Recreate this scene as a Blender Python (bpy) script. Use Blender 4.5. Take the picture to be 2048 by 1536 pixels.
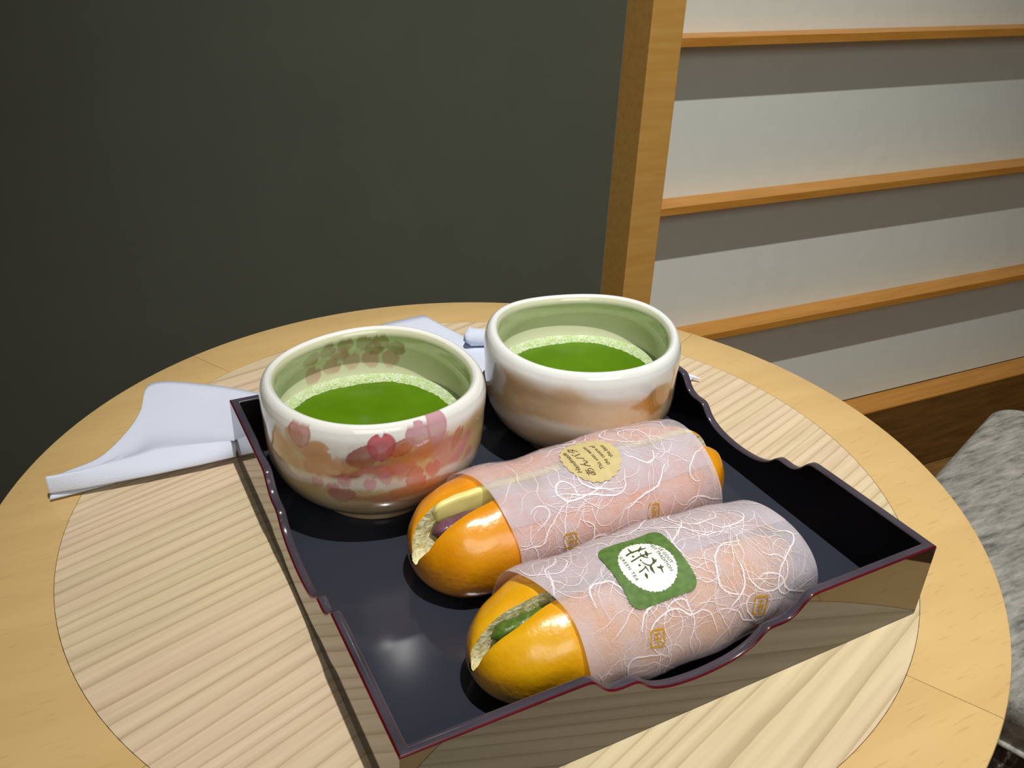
import bpy, bmesh, math, random
import numpy as np
from mathutils import Vector, Matrix
PI = math.pi
random.seed(7)
for o in list(bpy.data.objects): bpy.data.objects.remove(o)
SC = bpy.context.scene
COL = SC.collection
TZ = 70.0                       # table top height above the floor, cm
def V(x, y, z=0.0):             # centimetres, z measured from the table top
    return Vector((x/100, y/100, (z+TZ)/100))
# ------------------------------------------------------------------ camera
cd = bpy.data.cameras.new('camera'); cam = bpy.data.objects.new('camera', cd); COL.objects.link(cam)
fw = Vector((0.42051, 0.76867, -0.48199)); rt = Vector((0.88637, -0.46147, 0.03738)); up = Vector((0.19369, 0.44294, 0.87538))
m = Matrix((rt, up, -fw)).transposed().to_4x4(); m.translation = V(-6.11, -17.33, 26.96)
cam.matrix_world = m
cd.sensor_fit = 'HORIZONTAL'; cd.sensor_width = 36; cd.lens = 1772.24/2048*36; cd.clip_start = .01
SC.camera = cam
# ------------------------------------------------------------------ light
W = bpy.data.worlds.new('room'); SC.world = W; W.use_nodes = True
W.node_tree.nodes['Background'].inputs[0].default_value = (1.0, .95, .86, 1)
W.node_tree.nodes['Background'].inputs[1].default_value = .10
def lamp(kind, name, loc, energy, color=(1, 1, 1), target=None, **k):
    l = bpy.data.lights.new(name, kind); l.energy = energy; l.color = color
    for a, b in k.items(): setattr(l, a, b)
    o = bpy.data.objects.new(name, l); COL.objects.link(o); o.location = loc
    if target is not None:
        o.rotation_euler = (target-loc).to_track_quat('-Z', 'Y').to_euler()
    return o
lamp('SPOT', 'downlight', V(14, -27, 212), 190, (1, .975, .93), V(60, 24, 0), shadow_soft_size=.016, spot_size=math.radians(56), spot_blend=1.0)
lamp('SPOT', 'wall_spotlight', V(24.5, 66, 64), .16, (1, .97, .92), V(3, 8, 0), shadow_soft_size=.012, spot_size=math.radians(30), spot_blend=.8)
lamp('AREA', 'room_glow', V(-10, -120, 95), 5.5, (1, .97, .92), V(16, 15, 0), shape='RECTANGLE', size=.9, size_y=.6)
SC.view_settings.view_transform = 'Standard'; SC.view_settings.look = 'None'
SC.view_settings.exposure = 0.0; SC.view_settings.gamma = 1.0; SC.view_settings.use_curve_mapping = False

# ------------------------------------------------------------------ helpers
def s2l(r, g, b):
    f = lambda c: (c/255/12.92) if c/255 <= .04045 else ((c/255+.055)/1.055)**2.4
    return (f(r), f(g), f(b), 1)
def mk(name):
    mt = bpy.data.materials.new(name); mt.use_nodes = True
    nt = mt.node_tree; return mt, nt, nt.nodes['Principled BSDF']
def N(nt, t, **k):
    n = nt.nodes.new(t)
    for a, b in k.items():
        if a in n.inputs: n.inputs[a].default_value = b
        else: setattr(n, a, b)
    return n
def ramp(nt, stops, src):
    r = nt.nodes.new('ShaderNodeValToRGB'); e = r.color_ramp.elements
    while len(e) < len(stops): e.new(.5)
    for i, (p, c) in enumerate(stops): e[i].position = p; e[i].color = c
    nt.links.new(src, r.inputs[0]); return r.outputs[0]
def bump(nt, b, src, strength=.3, dist=.001):
    n = N(nt, 'ShaderNodeBump'); n.inputs['Strength'].default_value = strength; n.inputs['Distance'].default_value = dist
    nt.links.new(src, n.inputs['Height']); nt.links.new(n.outputs[0], b.inputs['Normal'])
def coords(nt, rot=0, scale=(1, 1, 1)):
    tc = N(nt, 'ShaderNodeTexCoord'); mp = N(nt, 'ShaderNodeMapping')
    mp.inputs['Rotation'].default_value = (0, 0, rot); mp.inputs['Scale'].default_value = scale
    nt.links.new(tc.outputs['Object'], mp.inputs['Vector']); return mp.outputs[0]
def plain(name, c, rough=.5, metal=0, var=.0, scale=60, spec=.5, bmp=0, bscale=400):
    mt, nt, b = mk(name)
    b.inputs['Roughness'].default_value = rough; b.inputs['Metallic'].default_value = metal
    b.inputs['Specular IOR Level'].default_value = spec
    n = N(nt, 'ShaderNodeTexNoise'); n.inputs['Scale'].default_value = scale; n.inputs['Detail'].default_value = 5
    nt.links.new(coords(nt), n.inputs['Vector'])
    d = tuple(x*(1-var) for x in c[:3])+(1,); u = tuple(min(1, x*(1+var)) for x in c[:3])+(1,)
    nt.links.new(ramp(nt, [(.3, d), (.7, u)], n.outputs[0]), b.inputs['Base Color'])
    if bmp:
        n2 = N(nt, 'ShaderNodeTexNoise'); n2.inputs['Scale'].default_value = bscale; nt.links.new(coords(nt), n2.inputs['Vector'])
        bump(nt, b, n2.outputs[0], bmp)
    return mt
def wood(name, light, dark, rot=0, rough=.45, stretch=9, scale=140, var=None):
    mt, nt, b = mk(name); b.inputs['Roughness'].default_value = rough
    n = N(nt, 'ShaderNodeTexNoise'); n.inputs['Scale'].default_value = scale; n.inputs['Detail'].default_value = 6
    nt.links.new(coords(nt, rot, (1/stretch, 1, 1)), n.inputs['Vector'])
    nt.links.new(ramp(nt, [(.3, dark), (.65, light)], n.outputs[0]), b.inputs['Base Color'])
    bump(nt, b, n.outputs[0], .08)
    return mt
def link(name, me, mat=None, parent=None, smooth=True):
    o = bpy.data.objects.new(name, me); COL.objects.link(o)
    if mat is not None:
        for mm in (mat if isinstance(mat, (list, tuple)) else [mat]): me.materials.append(mm)
    if smooth:
        for p in me.polygons: p.use_smooth = True
    if parent is not None:
        o.parent = parent
        if parent.type == 'EMPTY': o.matrix_parent_inverse = Matrix.Translation(parent.location).inverted()
    return o
def pyd(name, vs, fs, mat=None, parent=None, smooth=True, mi=None):
    me = bpy.data.meshes.new(name); me.from_pydata([tuple(v) for v in vs], [], fs); me.validate(); me.update()
    o = link(name, me, mat, parent, smooth)
    if mi is not None:
        for p, i in zip(me.polygons, mi): p.material_index = i
    return o
def fromb(name, bm, mat, parent=None, smooth=True):
    me = bpy.data.meshes.new(name); bmesh.ops.recalc_face_normals(bm, faces=bm.faces); bm.to_mesh(me); bm.free()
    return link(name, me, mat, parent, smooth)
def thing(name, loc, label, cat, group=None):
    o = bpy.data.objects.new(name, None); COL.objects.link(o); o.location = loc; o.empty_display_size = .02
    o['label'] = label; o['category'] = cat
    if group: o['group'] = group
    return o
def autosmooth(o, deg=35):
    me = o.data; bm = bmesh.new(); bm.from_mesh(me)
    for e in bm.edges:
        if len(e.link_faces) == 2 and e.calc_face_angle(0) > math.radians(deg): e.smooth = False
    bm.to_mesh(me); bm.free()
def boxb(bm, p0, p1, F=V, bev=0.0):
    (x0, y0, z0), (x1, y1, z1) = p0, p1
    vs = [bm.verts.new(F(x, y, z)) for z in (z0, z1) for y in (y0, y1) for x in (x0, x1)]
    fs = [bm.faces.new([vs[i] for i in f]) for f in ((0, 2, 3, 1), (4, 5, 7, 6), (0, 1, 5, 4), (2, 6, 7, 3), (0, 4, 6, 2), (1, 3, 7, 5))]
    if bev:
        es = list({e for f in fs for e in f.edges})
        bmesh.ops.bevel(bm, geom=es, offset=bev/100, segments=2, affect='EDGES', profile=.5)
def box(name, p0, p1, mat, parent=None, F=V, bev=0.0):
    bm = bmesh.new(); boxb(bm, p0, p1, F, bev); o = fromb(name, bm, mat, parent, smooth=False); return o
def grid_faces(nu, nv, cu=False, cv=False):
    f = []
    for i in range(nu if cu else nu-1):
        for j in range(nv if cv else nv-1):
            a = i*nv+j; b = ((i+1) % nu)*nv+j; c = ((i+1) % nu)*nv+(j+1) % nv; d = i*nv+(j+1) % nv
            f.append((a, b, c, d))
    return f
def tube_pts(pts, r, seg=8):    # closed-end tube along points (world Vectors); r float or list
    vs, fs = [], []
    n = len(pts)
    for i, p in enumerate(pts):
        d = (pts[min(i+1, n-1)]-pts[max(i-1, 0)]).normalized()
        a = d.cross(Vector((0, 0, 1)));  a = a.normalized() if a.length > 1e-5 else Vector((1, 0, 0)); b = a.cross(d)
        rr = r[i] if isinstance(r, (list, tuple)) else r
        for k in range(seg):
            t = 2*PI*k/seg; vs.append(p+(a*math.cos(t)+b*math.sin(t))*rr)
    fs = grid_faces(n, seg, cv=True); fs.append(tuple(range(seg))); fs.append(tuple(range((n-1)*seg, n*seg))[::-1])
    return vs, fs

# ------------------------------------------------------------------ materials
M = {}
M['dark_wall'] = plain('dark_wall', s2l(86, 90, 79), .85, var=.03, scale=14, spec=.3, bmp=.15, bscale=900)
M['frame_wood'] = wood('frame_wood', s2l(214, 166, 88), s2l(204, 152, 74), PI/2, .42, stretch=14)
M['bar_wood'] = wood('bar_wood', s2l(206, 146, 62), s2l(190, 128, 48), 0, .45, stretch=14)
M['base_wood'] = wood('base_wood', s2l(126, 90, 40), s2l(98, 66, 26), 0, .5, stretch=14)  # brown includes the shade on the rail front; stool legs share it
M['floor_wood'] = wood('floor_wood', s2l(150, 112, 64), s2l(122, 88, 46), 0, .45, stretch=14)
mt, nt, b = mk('shoji_paper'); M['paper'] = mt
n = N(nt, 'ShaderNodeTexNoise'); n.inputs['Scale'].default_value = 35; n.inputs['Detail'].default_value = 6
nt.links.new(coords(nt), n.inputs['Vector'])
nt.links.new(ramp(nt, [(.3, s2l(226, 232, 224)), (.7, s2l(230, 236, 228))], n.outputs[0]), b.inputs['Base Color'])
b.inputs['Roughness'].default_value = .8; b.inputs['Specular IOR Level'].default_value = .2
# table: inlaid disc with fine sawtooth growth rings, and the plain ring around it
mt, nt, b = mk('disc_wood'); M['disc'] = mt
c = coords(nt, -math.radians(17.6))
n1 = N(nt, 'ShaderNodeTexNoise'); n1.inputs['Scale'].default_value = 11; n1.inputs['Detail'].default_value = 2
mp = N(nt, 'ShaderNodeMapping'); mp.inputs['Scale'].default_value = (.07, 1, 1); nt.links.new(c, mp.inputs['Vector']); nt.links.new(mp.outputs[0], n1.inputs['Vector'])
ma = N(nt, 'ShaderNodeVectorMath', operation='MULTIPLY_ADD')
ma.inputs[1].default_value = (0, .085, 0); nt.links.new(n1.outputs['Color'], ma.inputs[0]); nt.links.new(c, ma.inputs[2])
wv = N(nt, 'ShaderNodeTexWave', wave_type='BANDS', bands_direction='Y', wave_profile='SAW')
wv.inputs['Scale'].default_value = 44; wv.inputs['Distortion'].default_value = .25; wv.inputs['Detail'].default_value = 3; wv.inputs['Detail Scale'].default_value = .6
nt.links.new(ma.outputs[0], wv.inputs['Vector'])
n2 = N(nt, 'ShaderNodeTexNoise'); n2.inputs['Scale'].default_value = 260; n2.inputs['Detail'].default_value = 4
mp2 = N(nt, 'ShaderNodeMapping'); mp2.inputs['Scale'].default_value = (.04, 1, 1); nt.links.new(c, mp2.inputs['Vector']); nt.links.new(mp2.outputs[0], n2.inputs['Vector'])
n3 = N(nt, 'ShaderNodeTexNoise'); n3.inputs['Scale'].default_value = 16; n3.inputs['Detail'].default_value = 2
nt.links.new(mp.outputs[0], n3.inputs['Vector'])
base = ramp(nt, [(.35, s2l(226, 209, 171)), (.65, s2l(233, 209, 179))], n3.outputs[0])
line = ramp(nt, [(.0, (.50, .45, .38, 1)), (.07, (.64, .59, .51, 1)), (.22, (.90, .88, .84, 1)), (.5, (1, 1, 1, 1)), (1, (.95, .92, .88, 1))], wv.outputs['Fac'])
fine = ramp(nt, [(.3, (.82, .80, .77, 1)), (.6, (1, 1, 1, 1))], n2.outputs[0])
mx = N(nt, 'ShaderNodeMix', data_type='RGBA', blend_type='MULTIPLY'); mx.inputs[0].default_value = .62
nt.links.new(base, mx.inputs[6]); nt.links.new(line, mx.inputs[7])
mx2 = N(nt, 'ShaderNodeMix', data_type='RGBA', blend_type='MULTIPLY'); mx2.inputs[0].default_value = .8
nt.links.new(mx.outputs[2], mx2.inputs[6]); nt.links.new(fine, mx2.inputs[7])
nt.links.new(mx2.outputs[2], b.inputs['Base Color']); b.inputs['Roughness'].default_value = .42
bump(nt, b, n2.outputs[0], .05)
ringm = []
for k in range(4):
    mt, nt, b = mk('ring_wood'); b.inputs['Roughness'].default_value = .38
    rot = -math.radians(-62.5+45+90*k+90)
    n = N(nt, 'ShaderNodeTexNoise'); n.inputs['Scale'].default_value = 60; n.inputs['Detail'].default_value = 5
    nt.links.new(coords(nt, rot, (.12, 1, 1)), n.inputs['Vector'])
    p = N(nt, 'ShaderNodeTexNoise'); p.inputs['Scale'].default_value = 700; p.inputs['Detail'].default_value = 1
    nt.links.new(coords(nt, rot, (.1, 1, 1)), p.inputs['Vector'])
    c1 = ramp(nt, [(.3, s2l(213, 178, 118)), (.7, s2l(222, 188, 128))], n.outputs[0])
    c2 = ramp(nt, [(.27, (.72, .64, .52, 1)), (.36, (1, 1, 1, 1))], p.outputs[0])
    mx = N(nt, 'ShaderNodeMix', data_type='RGBA', blend_type='MULTIPLY'); mx.inputs[0].default_value = .4
    nt.links.new(c1, mx.inputs[6]); nt.links.new(c2, mx.inputs[7]); nt.links.new(mx.outputs[2], b.inputs['Base Color'])
    ringm.append(mt)
M['table_leg'] = wood('table_leg_wood', s2l(200, 160, 100), s2l(170, 128, 74), 0, .5)
def lacquer(name, c, rough, ior, var=0.15):
    mt, nt, b = mk(name); b.inputs['Roughness'].default_value = rough; b.inputs['IOR'].default_value = ior
    n = N(nt, 'ShaderNodeTexNoise'); n.inputs['Scale'].default_value = 30; n.inputs['Detail'].default_value = 4; nt.links.new(coords(nt), n.inputs['Vector'])
    nt.links.new(ramp(nt, [(.3, tuple(x*(1-var) for x in c[:3])+(1,)), (.7, tuple(x*(1+var) for x in c[:3])+(1,))], n.outputs[0]), b.inputs['Base Color'])
    n2 = N(nt, 'ShaderNodeTexNoise'); n2.inputs['Scale'].default_value = 18; nt.links.new(coords(nt), n2.inputs['Vector'])
    bump(nt, b, n2.outputs[0], .008, .001)
    return mt
M['lac_out'] = lacquer('lacquer_outside', s2l(30, 16, 16), .035, 2.15)
M['lac_in'] = lacquer('lacquer_inside', s2l(14, 8, 12), .22, 1.35)
M['lac_floor'] = lacquer('lacquer_floor', s2l(52, 55, 66), .13, 1.42, .05)
M['lac_rim'] = lacquer('lacquer_rim', s2l(72, 66, 76), .16, 1.6, .25)
M['lac_red'] = lacquer('lacquer_worn_red', s2l(88, 14, 24), .2, 1.5, .3)
M['lac_join'] = plain('lacquer_seam', s2l(14, 10, 10), .5)
def vcol(name, rough=.12, spec=.5, coat=.0, bmp=0, bscale=600):
    mt, nt, b = mk(name); a = N(nt, 'ShaderNodeVertexColor'); a.layer_name = 'paint'
    nt.links.new(a.outputs[0], b.inputs['Base Color']); b.inputs['Roughness'].default_value = rough; b.inputs['Specular IOR Level'].default_value = spec
    b.inputs['Coat Weight'].default_value = coat; b.inputs['Coat Roughness'].default_value = .06
    if bmp:
        n = N(nt, 'ShaderNodeTexNoise'); n.inputs['Scale'].default_value = bscale; n.inputs['Detail'].default_value = 4; nt.links.new(coords(nt), n.inputs['Vector'])
        bump(nt, b, n.outputs[0], bmp, .0006)
    return mt
M['glaze'] = vcol('painted_glaze', .14, .5, .6, .25, 180)
mt, nt, b = mk('matcha'); M['tea'] = mt
n = N(nt, 'ShaderNodeTexNoise'); n.inputs['Scale'].default_value = 50; n.inputs['Detail'].default_value = 5; nt.links.new(coords(nt), n.inputs['Vector'])
nt.links.new(ramp(nt, [(.3, s2l(82, 122, 6)), (.7, s2l(92, 134, 8))], n.outputs[0]), b.inputs['Base Color']); b.inputs['Roughness'].default_value = .18; b.inputs['IOR'].default_value = 1.33
mt, nt, b = mk('matcha_foam'); M['foam'] = mt
vo = N(nt, 'ShaderNodeTexVoronoi'); vo.inputs['Scale'].default_value = 900; nt.links.new(coords(nt), vo.inputs['Vector'])
n = N(nt, 'ShaderNodeTexNoise'); n.inputs['Scale'].default_value = 240; nt.links.new(coords(nt), n.inputs['Vector'])
c1 = ramp(nt, [(.0, s2l(140, 170, 84)), (.3, s2l(196, 212, 164)), (.7, s2l(216, 226, 198))], vo.outputs['Distance'])
c2 = ramp(nt, [(.35, (.80, .90, .62, 1)), (.6, (1, 1, 1, 1))], n.outputs[0])
mx = N(nt, 'ShaderNodeMix', data_type='RGBA', blend_type='MULTIPLY'); mx.inputs[0].default_value = .9
nt.links.new(c1, mx.inputs[6]); nt.links.new(c2, mx.inputs[7]); nt.links.new(mx.outputs[2], b.inputs['Base Color']); b.inputs['Roughness'].default_value = .3
bump(nt, b, vo.outputs['Distance'], .6, .0006)
M['bubble'] = plain('foam_bubble', s2l(176, 200, 130), .1, var=.15)
def crustm(name, a, c, dk):
    mt, nt, b = mk(name)
    n = N(nt, 'ShaderNodeTexNoise'); n.inputs['Scale'].default_value = 45; n.inputs['Detail'].default_value = 5; nt.links.new(coords(nt), n.inputs['Vector'])
    at = N(nt, 'ShaderNodeVertexColor'); at.layer_name = 'paint'
    cc = ramp(nt, [(.3, a), (.7, c)], n.outputs[0])
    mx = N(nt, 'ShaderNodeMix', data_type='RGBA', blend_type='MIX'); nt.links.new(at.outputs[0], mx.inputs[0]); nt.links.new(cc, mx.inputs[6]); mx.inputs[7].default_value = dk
    nt.links.new(mx.outputs[2], b.inputs['Base Color']); b.inputs['Roughness'].default_value = .3
    b.inputs['Coat Weight'].default_value = .8; b.inputs['Coat Roughness'].default_value = .16
    n2 = N(nt, 'ShaderNodeTexNoise'); n2.inputs['Scale'].default_value = 380; n2.inputs['Detail'].default_value = 3; nt.links.new(coords(nt), n2.inputs['Vector'])
    bump(nt, b, n2.outputs[0], .35, .0006); return mt
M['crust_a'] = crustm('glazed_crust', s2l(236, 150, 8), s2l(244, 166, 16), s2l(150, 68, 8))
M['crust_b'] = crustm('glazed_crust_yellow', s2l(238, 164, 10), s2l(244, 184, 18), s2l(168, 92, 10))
mt, nt, b = mk('crumb'); M['crumb'] = mt
n = N(nt, 'ShaderNodeTexNoise'); n.inputs['Scale'].default_value = 420; n.inputs['Detail'].default_value = 6; nt.links.new(coords(nt), n.inputs['Vector'])
nt.links.new(ramp(nt, [(.32, s2l(206, 186, 100)), (.55, s2l(242, 236, 196))], n.outputs[0]), b.inputs['Base Color']); b.inputs['Roughness'].default_value = .8
bump(nt, b, n.outputs[0], .9, .0015)
M['butter'] = plain('butter', s2l(250, 238, 150), .4, var=.06, scale=120)
M['bean'] = plain('red_bean', s2l(112, 72, 84), .3, var=.2, scale=150, bmp=.3)
M['green_paste'] = plain('green_paste', s2l(88, 116, 40), .35, var=.3, scale=400, bmp=.6)
# paper sleeve: thin translucent washi
mt = bpy.data.materials.new('washi_sleeve'); mt.use_nodes = True; nt = mt.node_tree; nt.nodes.clear()
out = nt.nodes.new('ShaderNodeOutputMaterial'); tr = nt.nodes.new('ShaderNodeBsdfTransparent'); tr.inputs[0].default_value = (1, .97, .94, 1)
pb = nt.nodes.new('ShaderNodeBsdfPrincipled'); pb.inputs['Base Color'].default_value = s2l(236, 231, 243); pb.inputs['Roughness'].default_value = .27
tl = nt.nodes.new('ShaderNodeBsdfTranslucent'); tl.inputs[0].default_value = s2l(236, 226, 226)
m1 = nt.nodes.new('ShaderNodeMixShader'); m1.inputs[0].default_value = .22; nt.links.new(pb.outputs[0], m1.inputs[1]); nt.links.new(tl.outputs[0], m1.inputs[2])
tc = nt.nodes.new('ShaderNodeTexCoord'); nz = nt.nodes.new('ShaderNodeTexNoise'); nz.inputs['Scale'].default_value = 90; nz.inputs['Detail'].default_value = 8; nt.links.new(tc.outputs['Object'], nz.inputs['Vector'])
mr = nt.nodes.new('ShaderNodeMapRange'); mr.inputs[1].default_value = .3; mr.inputs[2].default_value = .7; mr.inputs[3].default_value = .42; mr.inputs[4].default_value = .70; nt.links.new(nz.outputs[0], mr.inputs[0])
m2 = nt.nodes.new('ShaderNodeMixShader'); nt.links.new(mr.outputs[0], m2.inputs[0]); nt.links.new(tr.outputs[0], m2.inputs[1]); nt.links.new(m1.outputs[0], m2.inputs[2]); nt.links.new(m2.outputs[0], out.inputs[0])
M['washi'] = mt
M['fibre'] = plain('washi_fibre', s2l(250, 240, 244), .6, var=.03)
fm, nt, b = mk('washi_hair'); M['hair'] = fm
b.inputs['Base Color'].default_value = s2l(246, 234, 240); b.inputs['Roughness'].default_value = .6; b.inputs['Alpha'].default_value = .38
M['gold'] = plain('gold_ink', s2l(200, 152, 20), .45, var=.15, scale=500)
M['kraft'] = plain('kraft_paper', s2l(214, 196, 138), .75, var=.07, scale=300)
M['ink'] = plain('brown_ink', s2l(84, 66, 22), .6)
M['green_st'] = plain('green_sticker', s2l(92, 126, 56), .6, var=.24, scale=420)
M['white_st'] = plain('white_sticker_disc', s2l(250, 250, 244), .6, var=.01)
M['green_ink'] = plain('dark_green_ink', s2l(62, 80, 26), .6, var=.1)
M['napkin'] = plain('napkin_cloth', s2l(222, 230, 248), .85, var=.02, scale=30, spec=.2, bmp=.25, bscale=1500)
mt, nt, b = mk('woven_grey'); M['grey'] = mt
n = N(nt, 'ShaderNodeTexNoise'); n.inputs['Scale'].default_value = 125; n.inputs['Detail'].default_value = 6; n.inputs['Roughness'].default_value = .7
nt.links.new(coords(nt, math.radians(-62), (.22, 1, 1)), n.inputs['Vector'])
nt.links.new(ramp(nt, [(.32, s2l(96, 98, 92)), (.5, s2l(150, 148, 140)), (.68, s2l(184, 180, 172))], n.outputs[0]), b.inputs['Base Color']); b.inputs['Roughness'].default_value = .7
bump(nt, b, n.outputs[0], .5, .002)
mt, nt, b = mk('dark_glitter'); M['dark_fab'] = mt
n = N(nt, 'ShaderNodeTexNoise'); n.inputs['Scale'].default_value = 240; n.inputs['Detail'].default_value = 6; nt.links.new(coords(nt, 0, (1, 1, .3)), n.inputs['Vector'])
nt.links.new(ramp(nt, [(.45, s2l(38, 32, 28)), (.62, s2l(74, 66, 60)), (.72, s2l(190, 180, 165))], n.outputs[0]), b.inputs['Base Color']); b.inputs['Roughness'].default_value = .5

# ------------------------------------------------------------------ the room
SD = (.99932, -.03685); WN = (.03685, .99932)
def WV(s, d, z): return V(s*SD[0]+d*WN[0], s*SD[1]+d*WN[1], z)
def struct(o): o['kind'] = 'structure'; return o
fl = box('floor', (-260, -260, -74), (320, 110, -70), M['floor_wood']); struct(fl)
w1 = box('wall_back', (-260, 86, -70), (60.3, 92, 190), M['dark_wall'], F=WV); struct(w1)
M['plaster'] = plain('plaster', s2l(150, 146, 130), .85, var=.03, scale=20)
struct(box('wall_back', (241, 86, -70), (318, 92, 190), M['dark_wall'], F=WV))
struct(box('wall_right', (320, -260, -70), (326, 75, 190), M['plaster']))
struct(box('wall_left', (-266, -260, -70), (-260, 110, 190), M['plaster']))
sh = bpy.data.objects.new('door_1', None); COL.objects.link(sh); sh.location = WV(60.3, 80, -70); struct(sh)
box('paper_pane', (64.5, 84.1, -53), (236, 84.3, 150), M['paper'], sh, WV)
box('stile', (60.3, 80, -69.9), (65.15, 86.0, 152), M['frame_wood'], sh, WV, .12)
box('stile', (236, 80, -69.9), (241, 86.0, 152), M['frame_wood'], sh, WV, .12)
for zb in (98.2, 76.4, 54.6, 32.8, 11.0, -11.15, -32.3):
    box('lattice_bar', (65.15, 80.1, zb), (236, 84.1, zb+1.15), M['bar_wood'], sh, WV, .06)
box('bottom_rail', (65.15, 79.2, -69.8), (236, 84.5, -53.6), M['base_wood'], sh, WV, .1)  # front face in shade, the shade put into a darker wood colour
box('rail_lit_top', (65.15, 79.1, -53.6), (236, 84.1, -53.2), M['bar_wood'], sh, WV, .05)  # lit top face of the same rail, its light put into a paler wood

# ------------------------------------------------------------------ the table
CX, CY, RO, RI = 11.28, 15.91, 24.27, 20.59
tb = thing('round_table', V(CX, CY, -70), 'round blond wooden table with an inlaid striped-grain disc, under the tray', 'table')
def annulus(a0, a1, r0, r1, z0, z1, n, bev=.12):
    vs, fs = [], []
    sec = [(r0, z1), (r1-bev, z1), (r1-bev*.3, z1-bev*.3), (r1, z1-bev), (r1, z0), (r0, z0)]
    for i in range(n+1):
        a = a0+(a1-a0)*i/n
        for r, z in sec: vs.append(V(CX+r*math.cos(a), CY+r*math.sin(a), z))
    fs = grid_faces(n+1, len(sec), cv=True); fs.append(tuple(range(6))); fs.append(tuple(range(n*6, n*6+6))[::-1])
    return vs, fs
gap = .0006
for k in range(4):
    a0 = math.radians(-62.5+90*k)
    vs, fs = annulus(a0+gap, a0+PI/2-gap, RI+.025, RO, -2.6, 0, 40)
    o = pyd('ring_segment', vs, fs, ringm[k], tb); autosmooth(o)
bm = bmesh.new()
lo = [bm.verts.new(V(CX+RI*math.cos(t*PI/90), CY+RI*math.sin(t*PI/90), 0)) for t in range(180)]
l2 = [bm.verts.new(V(CX+RI*math.cos(t*PI/90), CY+RI*math.sin(t*PI/90), -2.5)) for t in range(180)]
bm.faces.new(lo); bm.faces.new(l2[::-1])
for i in range(180): bm.faces.new((lo[i], l2[i], l2[(i+1) % 180], lo[(i+1) % 180]))
fromb('inlaid_disc', bm, M['disc'], tb, smooth=False)
vs, fs = tube_pts([V(CX, CY, -2.6), V(CX, CY, -3.6), V(CX, CY, -3.8), V(CX, CY, -66), V(CX, CY, -67)], [.09, .09, .035, .035, .06], 32)
autosmooth(pyd('pedestal', vs, fs, M['table_leg'], tb))
vs, fs = tube_pts([V(CX, CY, -67), V(CX, CY, -68.6), V(CX, CY, -70)], [.15, .19, .195], 48)
autosmooth(pyd('foot', vs, fs, M['table_leg'], tb))

# ------------------------------------------------------------------ the stool beside the table
e1 = Vector((.94, .342)); e2 = Vector((.342, -.94)); c0 = Vector((46.0, 20.9))
def SV(a, b_, z): p = c0+e1*a+e2*b_; return V(p.x, p.y, z)
st = thing('upholstered_stool', SV(25, 25, -70), 'grey streaked woven seat with dark side, standing right of the round table', 'stool')
def cushion(z0, z1, r, w=49.5, d=48, rc=4.0):
    vs = []; n = 8; lv = [(0, z0), (0, z0+.1)]
    prof = [(0, z0)]+[(r-r*math.cos(t), z1-r+r*math.sin(t)) for t in [i*PI/2/5 for i in range(6)]]
    rings = []
    for ins, z in prof:
        rr = max(rc-ins, .3)
        for cx, cy, s in ((w-rc, rc, -PI/2), (w-rc, d-rc, 0), (rc, d-rc, PI/2), (rc, rc, PI)):
            for i in range(n+1):
                t = s+PI/2*i/n; vs.append(SV(cx+rr*math.cos(t), cy+rr*math.sin(t), z))
    k = 4*(n+1); fs = grid_faces(len(prof), k, cv=True); fs.append(tuple(range(k))[::-1])
    # domed top
    base = len(vs)-k; ctr = SV(w/2, d/2, 0)
    prev = base
    for f, h in ((.85, .5), (.6, 1.0), (.3, 1.2)):
        s0 = len(vs)
        for i in range(k):
            v = vs[base+i]; vs.append(Vector((ctr.x+(v.x-ctr.x)*f, ctr.y+(v.y-ctr.y)*f, V(0, 0, z1+h-.0).z)))
        for i in range(k): fs.append((prev+i, prev+(i+1) % k, s0+(i+1) % k, s0+i))
        prev = s0
    fs.append(tuple(range(prev, prev+k)))
    return vs, fs
vs, fs = cushion(-29.5, -24.9, 1.2); so = pyd('seat', vs, fs, M['grey'], st); rbm = bmesh.new(); rbm.from_mesh(so.data); bmesh.ops.recalc_face_normals(rbm, faces=rbm.faces); rbm.to_mesh(so.data); rbm.free()
vs, fs = cushion(-38, -29.6, .6); pyd('seat_side', vs, fs, M['dark_fab'], st)
pp = []
for cx, cy, s in ((45.5, 4, -PI/2), (45.5, 44, 0), (4, 44, PI/2), (4, 4, PI), (45.5, 4, -PI/2)):
    for i in range(7):
        if len(pp) >= 28 and i > 0: break
        t = s+PI/2*i/6; pp.append(SV(cx+4.1*math.cos(t), cy+4.1*math.sin(t), -29.5))
vs, fs = tube_pts(pp, .0025, 6); pyd('piping', vs, fs, M['grey'], st)
for a, b_ in ((6, 6), (43, 6), (6, 42), (43, 42)):
    vs, fs = tube_pts([SV(a, b_, -38), SV(a, b_, -70)], [.022, .016], 16); autosmooth(pyd('leg', vs, fs, M['base_wood'], st))

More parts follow.
